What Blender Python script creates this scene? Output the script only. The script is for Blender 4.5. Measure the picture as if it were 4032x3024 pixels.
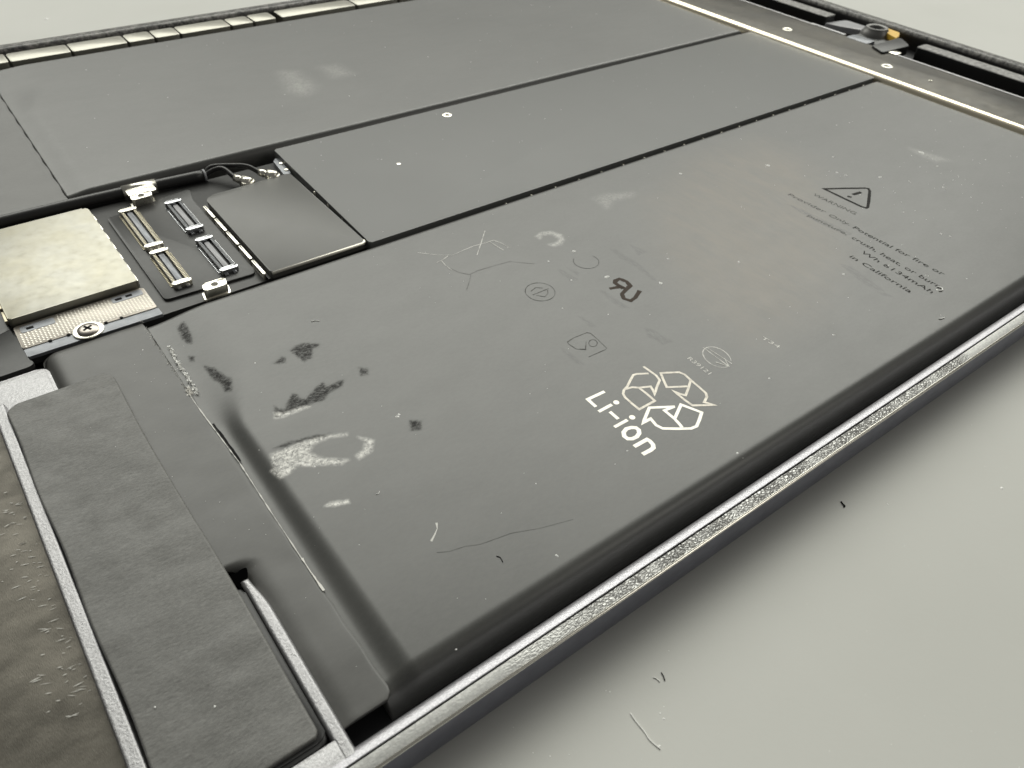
import bpy, bmesh, math, random
import numpy as np
from mathutils import Matrix, Vector, noise as mnoise

# ------------------------------------------------------------------ basics
for o in list(bpy.data.objects):
    bpy.data.objects.remove(o, do_unlink=True)
SC = bpy.context.scene
COL = SC.collection
random.seed(7)
RNG = np.random.default_rng(7)
MM = 0.001
OX, OY = 88.8, 113.45            # tablet centre (mm) in the calibrated frame; becomes the world origin
CAMZ = 66.0                      # camera height above the mat (mm)
RM = np.array([[0.79864119, -0.37404855, 0.47144452],
               [-0.60041251, -0.54854605, 0.58189522],
               [0.04095197, -0.74778668, -0.6626749]])
FPX = 3079.818

def P(px, py, z):
    """photo pixel -> point (mm) on the horizontal level z"""
    w = RM @ np.array([(px - 2016) / FPX, (py - 1512) / FPX, 1.0])
    s = -(CAMZ - z) / w[2]
    return float(w[0] * s), float(w[1] * s)

# ------------------------------------------------------------------ camera
cd = bpy.data.cameras.new('camera')
cam = bpy.data.objects.new('camera', cd)
COL.objects.link(cam)
m = Matrix.Identity(4)
for i in range(3):
    m[i][0] = RM[i, 0]
    m[i][1] = -RM[i, 1]
    m[i][2] = -RM[i, 2]
m[0][3] = -OX * MM
m[1][3] = -OY * MM
m[2][3] = CAMZ * MM
cam.matrix_world = m
cd.sensor_fit = 'HORIZONTAL'
cd.sensor_width = 36
cd.lens = FPX / 4032 * 36
cd.clip_start = 0.005
cd.clip_end = 50
cd.dof.use_dof = True
cd.dof.focus_distance = 0.093
cd.dof.aperture_fstop = 80
SC.camera = cam

# ------------------------------------------------------------------ light
w = bpy.data.worlds.new('World')
SC.world = w
w.use_nodes = True
bg = w.node_tree.nodes['Background']
bg.inputs[0].default_value = (0.99, 0.99, 0.94, 1)
bg.inputs[1].default_value = 0.12

def area(name, loc, target, sx, sy, radiance, col):
    l = bpy.data.lights.new(name, 'AREA')
    l.shape = 'RECTANGLE'
    l.size, l.size_y = sx, sy
    l.energy = radiance * math.pi * sx * sy
    l.color = col
    o = bpy.data.objects.new(name, l)
    COL.objects.link(o)
    o.location = loc
    o.rotation_euler = (Vector(target) - Vector(loc)).to_track_quat('-Z', 'Y').to_euler()
    return o

def polar(az, el, r):
    a, e = math.radians(az), math.radians(el)
    return (r * math.cos(e) * math.cos(a), r * math.cos(e) * math.sin(a), r * math.sin(e))
area('ceiling_panel_light', polar(56, 44, 2.0), (0, 0, 0), 3.4, 1.3, 4.15, (0.99, 0.995, 0.915))
area('chamfer_fill_light', polar(-52, 33, 1.2), (0, 0, 0), 0.34, 0.18, 4.5, (1, 0.96, 0.88))  # unseen fill light, added to brighten the chamfers facing the camera

vs = SC.view_settings
vs.view_transform = 'Standard'
vs.look = 'None'
vs.exposure = 0.0
vs.gamma = 1.0
SC.render.resolution_x, SC.render.resolution_y = 1024, 768

# ------------------------------------------------------------------ materials
class NT:
    def __init__(s, name):
        s.m = bpy.data.materials.new(name)
        s.m.use_nodes = True
        s.t = s.m.node_tree
        s.b = s.t.nodes['Principled BSDF']
        tc = s.t.nodes.new('ShaderNodeTexCoord')
        sc = s.t.nodes.new('ShaderNodeVectorMath')
        sc.operation = 'SCALE'
        s.t.links.new(tc.outputs['Object'], sc.inputs[0])
        sc.inputs['Scale'].default_value = 1000.0
        s.co = sc.outputs[0]
    def put(s, sock, v):
        if hasattr(v, 'is_output') or isinstance(v, bpy.types.NodeSocket):
            s.t.links.new(v, sock)
        else:
            if sock.type == 'RGBA' and isinstance(v, (tuple, list)) and len(v) == 3:
                v = (*v, 1)
            sock.default_value = v
    def i(s, name, v):
        s.put(s.b.inputs[name], v)
    def stretch(s, sx, sy, sz=1.0, rot=0.0):
        n = s.t.nodes.new('ShaderNodeMapping')
        n.inputs['Scale'].default_value = (sx, sy, sz)
        n.inputs['Rotation'].default_value = (0, 0, rot)
        s.t.links.new(s.co, n.inputs['Vector'])
        return n.outputs[0]
    def noise(s, scale, detail=4.0, rough=0.55, co=None, dist=0.0):
        n = s.t.nodes.new('ShaderNodeTexNoise')
        n.inputs['Scale'].default_value = scale
        n.inputs['Detail'].default_value = detail
        n.inputs['Roughness'].default_value = rough
        n.inputs['Distortion'].default_value = dist
        s.t.links.new(co or s.co, n.inputs['Vector'])
        return n.outputs['Fac']
    def voro(s, scale, feature='F1', co=None):
        n = s.t.nodes.new('ShaderNodeTexVoronoi')
        n.feature = feature
        n.inputs['Scale'].default_value = scale
        s.t.links.new(co or s.co, n.inputs['Vector'])
        return n.outputs['Distance']
    def ramp(s, fac, a, b, va=0.0, vb=1.0):
        n = s.t.nodes.new('ShaderNodeMapRange')
        n.inputs['From Min'].default_value = a
        n.inputs['From Max'].default_value = b
        n.inputs['To Min'].default_value = va
        n.inputs['To Max'].default_value = vb
        s.put(n.inputs['Value'], fac)
        return n.outputs[0]
    def math(s, op, a, b=0.0):
        n = s.t.nodes.new('ShaderNodeMath')
        n.operation = op
        s.put(n.inputs[0], a)
        s.put(n.inputs[1], b)
        return n.outputs[0]
    def mix(s, fac, a, b):
        n = s.t.nodes.new('ShaderNodeMix')
        n.data_type = 'RGBA'
        s.put(n.inputs['Factor'], fac)
        s.put(n.inputs['A'] if False else n.inputs[6], a)
        s.put(n.inputs[7], b)
        return n.outputs[2]
    def mixf(s, fac, a, b):
        n = s.t.nodes.new('ShaderNodeMix')
        n.data_type = 'FLOAT'
        s.put(n.inputs[0], fac)
        s.put(n.inputs[2], a)
        s.put(n.inputs[3], b)
        return n.outputs[0]
    def attr(s, name):
        n = s.t.nodes.new('ShaderNodeAttribute')
        n.attribute_name = name
        return n.outputs['Fac']
    def bump(s, h, strength, dist=0.0001):
        n = s.t.nodes.new('ShaderNodeBump')
        n.inputs['Strength'].default_value = strength
        n.inputs['Distance'].default_value = dist
        s.put(n.inputs['Height'], h)
        s.t.links.new(n.outputs[0], s.b.inputs['Normal'])
        return n

def simple(name, col, rough=0.5, metal=0.0, grain=0.0, gscale=3.0, var=0.0, vscale=0.3, spec=0.5):
    n = NT(name)
    if var > 0:
        f = n.noise(vscale, 5)
        a = tuple(c * (1 - var) for c in col)
        b = tuple(min(1, c * (1 + var)) for c in col)
        n.i('Base Color', n.mix(n.ramp(f, 0.3, 0.7), a, b))
        n.i('Roughness', n.ramp(n.noise(vscale * 2.3, 4), 0.3, 0.7, rough * 0.96, min(1, rough * 1.04)))
    else:
        n.i('Base Color', col)
        n.i('Roughness', rough)
    n.i('Metallic', metal)
    n.i('Specular IOR Level', spec)
    if grain > 0:
        n.bump(n.noise(gscale, 3), grain, 0.00005)
    return n.m

# black battery film
def film(name, base, rough, marks):
    n = NT(name)
    v = n.noise(0.05, 6, 0.6, n.stretch(1, 1.6, 1, 0.5))
    col = n.mix(n.ramp(v, 0.3, 0.7), tuple(c * 0.82 for c in base), tuple(c * 1.2 for c in base))
    fine = n.noise(2.2, 6, 0.7)
    dusty = n.noise(0.9, 8, 0.75, n.stretch(1, 3.0, 1, 0.35))
    dust = n.math('MULTIPLY', n.ramp(dusty, 0.62, 0.8), n.ramp(n.noise(0.12, 3), 0.42, 0.7, 0.0, 0.35))
    col = n.mix(n.ramp(n.noise(1.3, 8, 0.8, n.stretch(1, 2.0, 1, 0.45)), 0.35, 0.65, 0, 0.35), col, tuple(c * 1.75 for c in base))
    col = n.mix(dust, col, (0.3, 0.29, 0.27))
    r = n.mixf(n.ramp(n.noise(0.16, 6, 0.65, n.stretch(1, 2.4, 1, -0.5)), 0.3, 0.7), rough * 0.97, rough * 1.04)
    h = n.math('ADD', n.math('MULTIPLY', fine, 0.25), n.math('MULTIPLY', n.noise(0.25, 3), 0.07))
    if marks:
        brk = n.noise(1.9, 10, 0.82, n.stretch(1.0, 1.8, 1, 0.4), 0.8)
        brk2 = n.noise(2.6, 9, 0.8, None, 0.4)
        d = n.math('MULTIPLY', n.attr('dark'), n.ramp(n.math('ADD', brk, n.math('MULTIPLY', n.attr('dark'), 0.13)), 0.50, 0.68))
        pale = n.math('MULTIPLY', n.attr('pale'), n.ramp(brk2, 0.38, 0.60))
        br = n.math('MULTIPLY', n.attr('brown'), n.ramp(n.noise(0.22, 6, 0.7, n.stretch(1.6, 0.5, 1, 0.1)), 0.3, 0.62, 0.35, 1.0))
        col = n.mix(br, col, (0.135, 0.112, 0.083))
        col = n.mix(d, col, (0.010, 0.009, 0.008))
        col = n.mix(pale, col, (0.95, 0.93, 0.88))
        spec = n.mixf(d, 0.78, 0.22)
        r = n.mixf(d, r, 0.62)
        sm = n.attr('smudge')
        col = n.mix(n.math('MULTIPLY', sm, n.ramp(n.noise(1.1, 8, 0.8, n.stretch(3, 0.8, 1, 0.3)), 0.38, 0.58)), col, (0.018, 0.017, 0.016))
        h = n.math('ADD', h, n.math('MULTIPLY', n.math('ADD', d, pale), 0.6))
    n.i('Base Color', col)
    n.i('Roughness', r)
    n.i('Specular IOR Level', spec if marks else 0.78)
    n.bump(h, 0.16, 0.0001)
    return n.m

M = {}
M['film'] = film('black_battery_film', (0.060, 0.060, 0.056), 0.40, True)
M['film2'] = film('black_film_flap', (0.052, 0.051, 0.047), 0.46, False)

def mat_mat():
    n = NT('grey_rubber_mat')
    v = n.noise(0.02, 5)
    col = n.mix(n.ramp(v, 0.3, 0.7), (0.60, 0.60, 0.565), (0.64, 0.64, 0.605))
    col = n.mix(n.ramp(n.noise(1.2, 6, 0.8), 0.66, 0.8, 0, 0.35), col, (0.62, 0.62, 0.58))
    n.i('Base Color', col)
    n.i('Roughness', n.ramp(n.noise(0.05, 5), 0.3, 0.7, 0.5, 0.6))
    n.i('Specular IOR Level', 0.3)
    n.bump(n.noise(1.5, 5), 0.08)
    return n.m
M['mat'] = mat_mat()

def anod():
    n = NT('dark_anodised_side')
    n.i('Base Color', n.mix(n.ramp(n.noise(0.4, 6, 0.7), 0.35, 0.7), (0.24, 0.245, 0.30), (0.31, 0.315, 0.38)))
    n.i('Metallic', 0.9)
    n.i('Roughness', 0.38)
    n.bump(n.noise(9, 3), 0.12)
    return n.m
M['side'] = anod()

def alu(name, col, rough, grain, gs=5.0):
    n = NT(name)
    g = n.noise(gs, 4, 0.7)
    n.i('Base Color', n.mix(n.ramp(g, 0.35, 0.65), tuple(c * 0.72 for c in col), col))
    n.i('Metallic', 0.92)
    n.i('Roughness', rough)
    n.bump(g, grain, 0.00012)
    return n.m
M['alu'] = alu('bead_blasted_aluminium', (0.50, 0.495, 0.505), 0.48, 0.55, 4.0)
M['lip'] = None
M['chamfer'] = simple('polished_chamfer', (0.92, 0.89, 0.80), 0.22, 1.0, 0.1, 2.0)

def far_mask(n):
    """1 on the far and right rims, where the black adhesive tape is still in place"""
    sp_ = n.t.nodes.new('ShaderNodeSeparateXYZ')
    n.t.links.new(n.co, sp_.inputs[0])
    return n.math('MAXIMUM', n.ramp(sp_.outputs['Y'], 60, 62), n.ramp(sp_.outputs['X'], 117, 118.5))

def ledge():
    n = NT('bonding_ledge_residue')
    co = n.stretch(0.8, 1.6, 1, 0.0)
    wob = n.noise(1.3, 5, 0.7)
    cr = n.voro(2.6, 'DISTANCE_TO_EDGE', co)
    sx_ = n.t.nodes.new('ShaderNodeSeparateXYZ')
    n.t.links.new(n.co, sx_.inputs[0])
    span = n.math('MULTIPLY', n.ramp(sx_.outputs['X'], -68, -50), n.ramp(sx_.outputs['X'], 4, 7, 1, 0))
    patch = n.math('MULTIPLY', span, n.ramp(n.noise(0.22, 4, 0.6, n.stretch(1, 0.15, 1)), 0.36, 0.52))
    crack = n.math('MULTIPLY', n.ramp(cr, 0.02, 0.16, 1, 0), n.ramp(wob, 0.35, 0.6))
    crack = n.math('MULTIPLY', crack, n.math('ADD', n.math('MULTIPLY', patch, 0.85), 0.08))
    col = n.mix(n.ramp(n.noise(3.5, 5, 0.7), 0.35, 0.7), (0.42, 0.42, 0.41), (0.60, 0.60, 0.58))
    col = n.mix(crack, col, (0.16, 0.15, 0.135))
    fm = far_mask(n)
    tape = n.mix(n.ramp(n.noise(0.6, 8, 0.85), 0.44, 0.66), (0.06, 0.057, 0.053), (0.42, 0.40, 0.37))
    n.i('Base Color', n.mix(fm, col, tape))
    n.i('Metallic', n.mixf(fm, 0.55, 0.0))
    n.i('Roughness', n.mixf(patch, 0.42, 0.3))
    n.bump(n.math('ADD', n.math('MULTIPLY', n.ramp(cr, 0.0, 0.25), n.math('ADD', patch, 0.06)), n.math('MULTIPLY', n.noise(6, 4), 0.12)), 0.5, 0.0002)
    return n.m
M['ledge'] = ledge()
def lipm():
    n = NT('milled_aluminium_lip')
    g = n.noise(5.5, 4, 0.7)
    fm = far_mask(n)
    sz_ = n.t.nodes.new('ShaderNodeSeparateXYZ')
    n.t.links.new(n.co, sz_.inputs[0])
    speck = n.math('MULTIPLY', n.ramp(sz_.outputs['Z'], 3.9, 4.3), n.ramp(n.noise(0.7, 8, 0.85), 0.42, 0.64))
    farcol = n.mix(speck, (0.022, 0.021, 0.021), (0.40, 0.385, 0.36))
    n.i('Base Color', n.mix(fm, n.mix(n.ramp(g, 0.35, 0.65), (0.40, 0.395, 0.42), (0.60, 0.59, 0.62)), farcol))
    n.i('Metallic', n.mixf(fm, 0.92, 0.0))
    n.i('Roughness', 0.42)
    n.bump(g, 0.5, 0.00012)
    return n.m
M['lip'] = lipm()
def chm():
    n = NT('polished_chamfer')
    fm = far_mask(n)
    n.i('Base Color', n.mix(fm, (0.92, 0.89, 0.80), (0.10, 0.10, 0.10)))
    n.i('Metallic', 1.0)
    n.i('Roughness', 0.24)
    return n.m
M['chamfer'] = chm()
M['ledge_far'] = M['ledge']
M['black'] = simple('black_plastic', (0.018, 0.018, 0.018), 0.42, 0, 0.15, 3)
M['floor'] = simple('dark_tray_floor', (0.03, 0.03, 0.032), 0.5, 0.3)

def pad():
    n = NT('black_foam_tape')
    f = n.noise(2.6, 8, 0.8, n.stretch(0.8, 2.2, 1, 0.35))
    f2 = n.noise(0.25, 5, 0.6, n.stretch(1, 2.2, 1, -0.3))
    n.i('Base Color', n.mix(n.ramp(f, 0.3, 0.7), (0.09, 0.089, 0.084), (0.215, 0.212, 0.20)))
    n.i('Roughness', n.ramp(f2, 0.3, 0.7, 0.42, 0.55))
    n.bump(n.math('ADD', n.math('MULTIPLY', f, 0.35), n.math('MULTIPLY', f2, 2.2)), 0.28, 0.0002)
    return n.m
M['pad'] = pad()

def gold():
    n = NT('pale_nickel_shield')
    f = n.noise(0.16, 4, 0.6)
    g = n.noise(0.8, 5, 0.6)
    c = n.mix(n.ramp(f, 0.35, 0.65), (0.335, 0.32, 0.262), (0.35, 0.342, 0.305))
    c = n.mix(n.ramp(g, 0.58, 0.75, 0, 0.35), c, (0.29, 0.275, 0.225))
    n.i('Base Color', c)
    n.i('Metallic', 1.0)
    n.i('Roughness', n.ramp(g, 0.3, 0.7, 0.42, 0.5))
    n.bump(g, 0.008)
    return n.m
M['gold'] = gold()
M['bronze'] = simple('pinkish_bronze', (0.46, 0.425, 0.38), 0.5, 0.85, 0.2, 4, 0.1)
M['dot'] = simple('bright_bronze_dot', (0.66, 0.63, 0.57), 0.35, 0.9)
M['slate'] = simple('slate_grey_insulator', (0.24, 0.25, 0.27), 0.42, 0.4, 0.1, 2, 0.15, 0.8)
M['paint'] = simple('satin_grey_shield_paint', (0.135, 0.137, 0.134), 0.43, 0.0, 0.05, 4, 0.025, 0.03)
M['lid'] = simple('grey_lid_coating', (0.115, 0.114, 0.106), 0.40, 0.0, 0.06, 4, 0.05, 0.1)
M['steel'] = simple('bright_steel', (0.86, 0.83, 0.74), 0.28, 1.0, 0.15, 2.0, 0.1, 0.9)
M['edgesteel'] = simple('bright_rolled_steel_edge', (0.92, 0.89, 0.80), 0.5, 1.0)
M['chrome'] = simple('chrome', (0.6, 0.61, 0.63), 0.18, 1.0)
M['goldpin'] = simple('gold_contact', (0.42, 0.38, 0.28), 0.35, 1.0)
M['pcb'] = simple('black_circuit_board', (0.035, 0.035, 0.034), 0.42, 0, 0.1, 3, 0.1, 0.4)
M['rubber'] = simple('black_cable_rubber', (0.022, 0.021, 0.021), 0.38, 0, 0.25, 6)
M['white'] = simple('grey_white_plastic', (0.42, 0.42, 0.44), 0.4)
M['brass'] = None
def brass():
    n = NT('dark_brass_bracket')
    f = n.noise(0.12, 5, 0.6)
    n.i('Base Color', n.mix(n.ramp(f, 0.35, 0.65), (0.040, 0.037, 0.031), (0.065, 0.059, 0.047)))
    n.i('Metallic', 0.85)
    n.i('Roughness', n.ramp(n.noise(0.4, 5), 0.3, 0.7, 0.36, 0.44))
    n.bump(n.noise(4, 4), 0.08)
    return n.m
M['brass'] = brass()
M['brasslip'] = simple('polished_brass_lip', (0.95, 0.86, 0.68), 0.3, 1.0)
M['magnet'] = simple('nickel_magnet', (0.34, 0.33, 0.29), 0.40, 1.0, 0.2, 1.5, 0.06, 0.4)

def foil():
    n = NT('brown_foil')
    f = n.noise(0.22, 5, 0.6, n.stretch(1, 2, 1, 0.6))
    weave = n.noise(5.0, 2, 0.5, n.stretch(4, 0.5, 1))
    scr = n.noise(1.6, 7, 0.75, n.stretch(0.7, 5, 1, 0.25))
    c = n.mix(n.ramp(f, 0.35, 0.65), (0.075, 0.069, 0.058), (0.13, 0.12, 0.102))
    c = n.mix(n.ramp(scr, 0.68, 0.76), c, (0.75, 0.7, 0.6))
    n.i('Base Color', c)
    n.i('Metallic', 0.75)
    n.i('Roughness', 0.42)
    n.bump(n.math('ADD', weave, n.math('MULTIPLY', f, 0.15)), 0.18, 0.0001)
    return n.m
M['foil'] = foil()
M['ink'] = simple('pale_metallic_ink', (0.66, 0.635, 0.58), 0.42, 0.5, 0.15, 4, 0.06, 1.5)
def fadeink():
    n = NT('worn_metallic_ink')
    n.i('Base Color', n.mix(n.ramp(n.noise(1.6, 7, 0.7), 0.35, 0.65), (0.42, 0.39, 0.35), (0.66, 0.62, 0.55)))
    n.i('Metallic', 0.4)
    n.i('Roughness', 0.45)
    return n.m
M['ink2'] = fadeink()
M['darkink'] = simple('dark_brown_print', (0.010, 0.008, 0.007), 0.7, spec=0.2)
M['faint'] = simple('faint_dark_print', (0.044, 0.041, 0.038), 0.6, spec=0.4)
M['crease'] = simple('soft_film_crease', (0.055, 0.054, 0.051), 0.5, spec=0.45)
M['brownink'] = simple('rust_brown_print', (0.045, 0.028, 0.018), 0.65, spec=0.25)
M['palescuff'] = simple('pale_scuff', (0.70, 0.69, 0.65), 0.5)
M['dust'] = simple('pale_dust', (0.86, 0.84, 0.79), 0.6)
M['bright'] = simple('bright_white_lint', (0.95, 0.95, 0.92), 0.5)
M['darkdust'] = simple('dark_lint', (0.012, 0.012, 0.012), 0.8, spec=0.15)
M['void'] = simple('unlit_black_opening', (0.002, 0.002, 0.002), 0.95, spec=0.0)
M['yellow'] = simple('yellow_film_tape', (0.95, 0.58, 0.07), 0.35)

# ------------------------------------------------------------------ mesh helpers (all in mm)
def link(name, me, mat, parent=None, smooth=True, kind=None, label=None):
    o = bpy.data.objects.new(name, me)
    COL.objects.link(o)
    if mat is not None:
        me.materials.append(mat)
    if smooth:
        me.shade_smooth() if hasattr(me, 'shade_smooth') else None
    if parent is not None:
        o.parent = parent
    if kind:
        o['kind'] = kind
    if label:
        o['label'] = label
    return o

def to_mesh(name, V, F):
    V = np.asarray(V, float) - np.array([OX, OY, 0.0])
    me = bpy.data.meshes.new(name)
    me.from_pydata((V * MM).tolist(), [], [list(f) for f in F])
    me.update()
    return me

def raw(name, V, F, mat, parent=None, smooth=False, **k):
    return link(name, to_mesh(name, V, F), mat, parent, smooth, **k)

def auto_smooth(o, ang=35):
    me = o.data
    bm = bmesh.new()
    bm.from_mesh(me)
    for e in bm.edges:
        e.smooth = not (len(e.link_faces) == 2 and e.calc_face_angle(0) > math.radians(ang))
    for f in bm.faces:
        f.smooth = True
    bm.to_mesh(me)
    bm.free()
    return o

def prism(name, poly, z0, z1, mat, parent=None, bevel=0.0, seg=2, corner=0.0, top_only=True, **k):
    """vertical prism over polygon poly; rounded plan corners and bevelled top rim"""
    pts = [Vector(p) for p in poly]
    a = sum(pts[i].x * pts[(i + 1) % len(pts)].y - pts[(i + 1) % len(pts)].x * pts[i].y for i in range(len(pts)))
    if a < 0:
        pts.reverse()
    if corner > 0:
        out = []
        n = len(pts)
        for i in range(n):
            p, a_, b_ = pts[i], pts[i - 1], pts[(i + 1) % n]
            da, db = (a_ - p), (b_ - p)
            r = min(corner, da.length * 0.45, db.length * 0.45)
            s, e = p + da.normalized() * r, p + db.normalized() * r
            for t in np.linspace(0, 1, 6).tolist():
                out.append((1 - t) ** 2 * s + 2 * t * (1 - t) * p + t * t * e)
        pts = out
    bm = bmesh.new()
    lo = [bm.verts.new((p.x, p.y, z0)) for p in pts]
    hi = [bm.verts.new((p.x, p.y, z1)) for p in pts]
    n = len(pts)
    bm.faces.new(list(reversed(lo)))
    top = bm.faces.new(hi)
    for i in range(n):
        bm.faces.new((lo[i], lo[(i + 1) % n], hi[(i + 1) % n], hi[i]))
    if bevel > 0:
        bmesh.ops.bevel(bm, geom=list(top.edges), offset=bevel, segments=seg, profile=0.5, affect='EDGES')
    bmesh.ops.transform(bm, matrix=Matrix.Scale(MM, 4) @ Matrix.Translation((-OX, -OY, 0)), verts=bm.verts)
    me = bpy.data.meshes.new(name)
    bm.to_mesh(me)
    bm.free()
    o = link(name, me, mat, parent, False, **k)
    return auto_smooth(o, 40)

def rect(x0, x1, y0, y1):
    return [(x0, y0), (x1, y0), (x1, y1), (x0, y1)]

def box(name, x0, x1, y0, y1, z0, z1, mat, parent=None, bevel=0.08, seg=2, corner=0.0, **k):
    return prism(name, rect(x0, x1, y0, y1), z0, z1, mat, parent, bevel, seg, corner, **k)

def tube(name, pts, r, mat, parent=None, n=10, caps=True, **k):
    pts = [Vector(p) for p in pts]
    rs = r if isinstance(r, (list, tuple)) else [r] * len(pts)
    V, F = [], []
    up = Vector((0, 0, 1))
    for i, p in enumerate(pts):
        d = (pts[min(i + 1, len(pts) - 1)] - pts[max(i - 1, 0)]).normalized()
        u = up if abs(d.dot(up)) < 0.95 else Vector((1, 0, 0))
        s = d.cross(u).normalized()
        t = s.cross(d)
        for j in range(n):
            a = 2 * math.pi * j / n
            V.append(p + (s * math.cos(a) + t * math.sin(a)) * rs[i])
    for i in range(len(pts) - 1):
        for j in range(n):
            F.append((i * n + j, i * n + (j + 1) % n, (i + 1) * n + (j + 1) % n, (i + 1) * n + j))
    if caps:
        F.append(tuple(reversed(range(n))))
        F.append(tuple((len(pts) - 1) * n + j for j in range(n)))
    o = raw(name, [tuple(v) for v in V], F, mat, parent, True, **k)
    return o

def curve_pts(ctrl, n=8):
    c = [Vector(p) for p in ctrl]
    c = [c[0] * 2 - c[1]] + c + [c[-1] * 2 - c[-2]]
    out = []
    for i in range(1, len(c) - 2):
        for t in np.linspace(0, 1, n, endpoint=False).tolist():
            p0, p1, p2, p3 = c[i - 1], c[i], c[i + 1], c[i + 2]
            out.append(0.5 * ((2 * p1) + (p2 - p0) * t + (2 * p0 - 5 * p1 + 4 * p2 - p3) * t * t + (3 * p1 - p0 - 3 * p2 + p3) * t ** 3))
    out.append(c[-2])
    return out

def lathe(name, cx, cy, prof, mat, parent=None, n=32, **k):
    V, F = [], []
    for r, z in prof:
        for j in range(n):
            a = 2 * math.pi * j / n
            V.append((cx + r * math.cos(a), cy + r * math.sin(a), z))
    for i in range(len(prof) - 1):
        for j in range(n):
            F.append((i * n + j, i * n + (j + 1) % n, (i + 1) * n + (j + 1) % n, (i + 1) * n + j))
    F.append(tuple((len(prof) - 1) * n + j for j in range(n)))
    F.append(tuple(reversed(range(n))))
    return auto_smooth(raw(name, V, F, mat, parent, True, **k), 40)

def vnoise(x, y, s, seed=0):
    """smooth value noise on arrays"""
    g = np.random.default_rng(seed).random((64, 64))
    u, v = x * s + 1000.3, y * s + 1000.7
    i, j = np.floor(u).astype(int), np.floor(v).astype(int)
    a, b = u - i, v - j
    a, b = a * a * (3 - 2 * a), b * b * (3 - 2 * b)
    G = lambda p, q: g[p % 64, q % 64]
    return (G(i, j) * (1 - a) + G(i + 1, j) * a) * (1 - b) + (G(i, j + 1) * (1 - a) + G(i + 1, j + 1) * a) * b - 0.5

def sstep(t):
    t = np.clip(t, 0, 1)
    return t * t * (3 - 2 * t)

def grid_mesh(name, X, Y, Z, skirt=None):
    """X,Y,Z 2D arrays (ny,nx); optional skirt down to a level"""
    if skirt is not None:
        def ring(A, f):
            B = np.empty((A.shape[0] + 2, A.shape[1] + 2))
            B[1:-1, 1:-1] = A
            B[0, 1:-1], B[-1, 1:-1] = A[0], A[-1]
            B[:, 0], B[:, -1] = B[:, 1], B[:, -2]
            if f is not None:
                B[0, :] = B[-1, :] = f
                B[:, 0] = B[:, -1] = f
            return B
        X, Y, Z = ring(X, None), ring(Y, None), ring(Z, skirt)
    ny, nx = X.shape
    V = np.stack([X - OX, Y - OY, Z], -1).reshape(-1, 3) * MM
    i = np.arange(ny * nx).reshape(ny, nx)
    F = np.stack([i[:-1, :-1], i[:-1, 1:], i[1:, 1:], i[1:, :-1]], -1).reshape(-1, 4)
    me = bpy.data.meshes.new(name)
    me.vertices.add(len(V))
    me.vertices.foreach_set('co', V.ravel())
    me.loops.add(F.size)
    me.loops.foreach_set('vertex_index', F.ravel())
    me.polygons.add(len(F))
    me.polygons.foreach_set('loop_start', np.arange(0, F.size, 4))
    me.update(calc_edges=True)
    me.shade_smooth()
    return me, X, Y

def soft_slab(name, xl, xr, y0, y1, top, r, bottom, mat, parent=None, step=0.35, wob=0.0, seed=3, rx=None, skirt=None, **k):
    """sheet between x=xl(y)..xr(y) with all four edges rounded down by r"""
    rx = rx or r
    ny = max(8, int((y1 - y0) / step))
    yy = np.unique(np.concatenate([np.linspace(y0, y1, ny), y0 + r * (1 - np.cos(np.linspace(0, math.pi / 2, 6))), y1 - r * (1 - np.cos(np.linspace(0, math.pi / 2, 6)))]))
    wid = max(abs(xr(float(v)) - xl(float(v))) for v in yy)
    nx = max(8, int(wid / step))
    e = rx / wid
    uu = np.unique(np.concatenate([np.linspace(0, 1, nx), e * (1 - np.cos(np.linspace(0, math.pi / 2, 6))), 1 - e * (1 - np.cos(np.linspace(0, math.pi / 2, 6)))]))
    XL = np.array([xl(float(v)) for v in yy])[:, None]
    XR = np.array([xr(float(v)) for v in yy])[:, None]
    X = XL + (XR - XL) * uu[None, :]
    Y = np.repeat(yy[:, None], len(uu), 1)
    dx = np.minimum(X - XL, XR - X)
    dy = np.minimum(Y - y0, y1 - Y)
    cx = 1 - np.sqrt(np.clip(1 - np.clip(1 - dx / rx, 0, 1) ** 2, 0, 1))
    cy = 1 - np.sqrt(np.clip(1 - np.clip(1 - dy / r, 0, 1) ** 2, 0, 1))
    Z = top - np.maximum(cx, cy) * (top - bottom if skirt is None else r) + wob * vnoise(X, Y, 0.18, seed) + wob * 0.5 * vnoise(X, Y, 0.5, seed + 1)
    me, _, _ = grid_mesh(name, X, Y, Z, bottom if skirt is None else skirt)
    return link(name, me, mat, parent, False, **k)

def empty(name, x, y, z, parent=None):
    o = bpy.data.objects.new(name, None)
    COL.objects.link(o)
    o.location = ((x - OX) * MM, (y - OY) * MM, z * MM)
    o.empty_display_size = 0.01
    return o

# ================================================================== SETTING
ym = 4000
me = to_mesh('work_mat', [(-ym, -ym, 0), (ym, -ym, 0), (ym, ym, 0), (-ym, ym, 0)], [(0, 1, 2, 3)])
wm = link('work_mat', me, M['mat'], None, False)
wm['kind'] = 'structure'
wm['label'] = 'smooth light grey rubber work mat under the tablet'

# ================================================================== TABLET
tab = empty('tablet', OX, OY, 0)
tab['label'] = 'opened tablet computer with its screen removed, black batteries and circuit boards exposed'
tab['category'] = 'tablet'
X0, X1, Y0, Y1, RAD = -35.0, 212.6, 24.4, 202.5, 17.0

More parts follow.
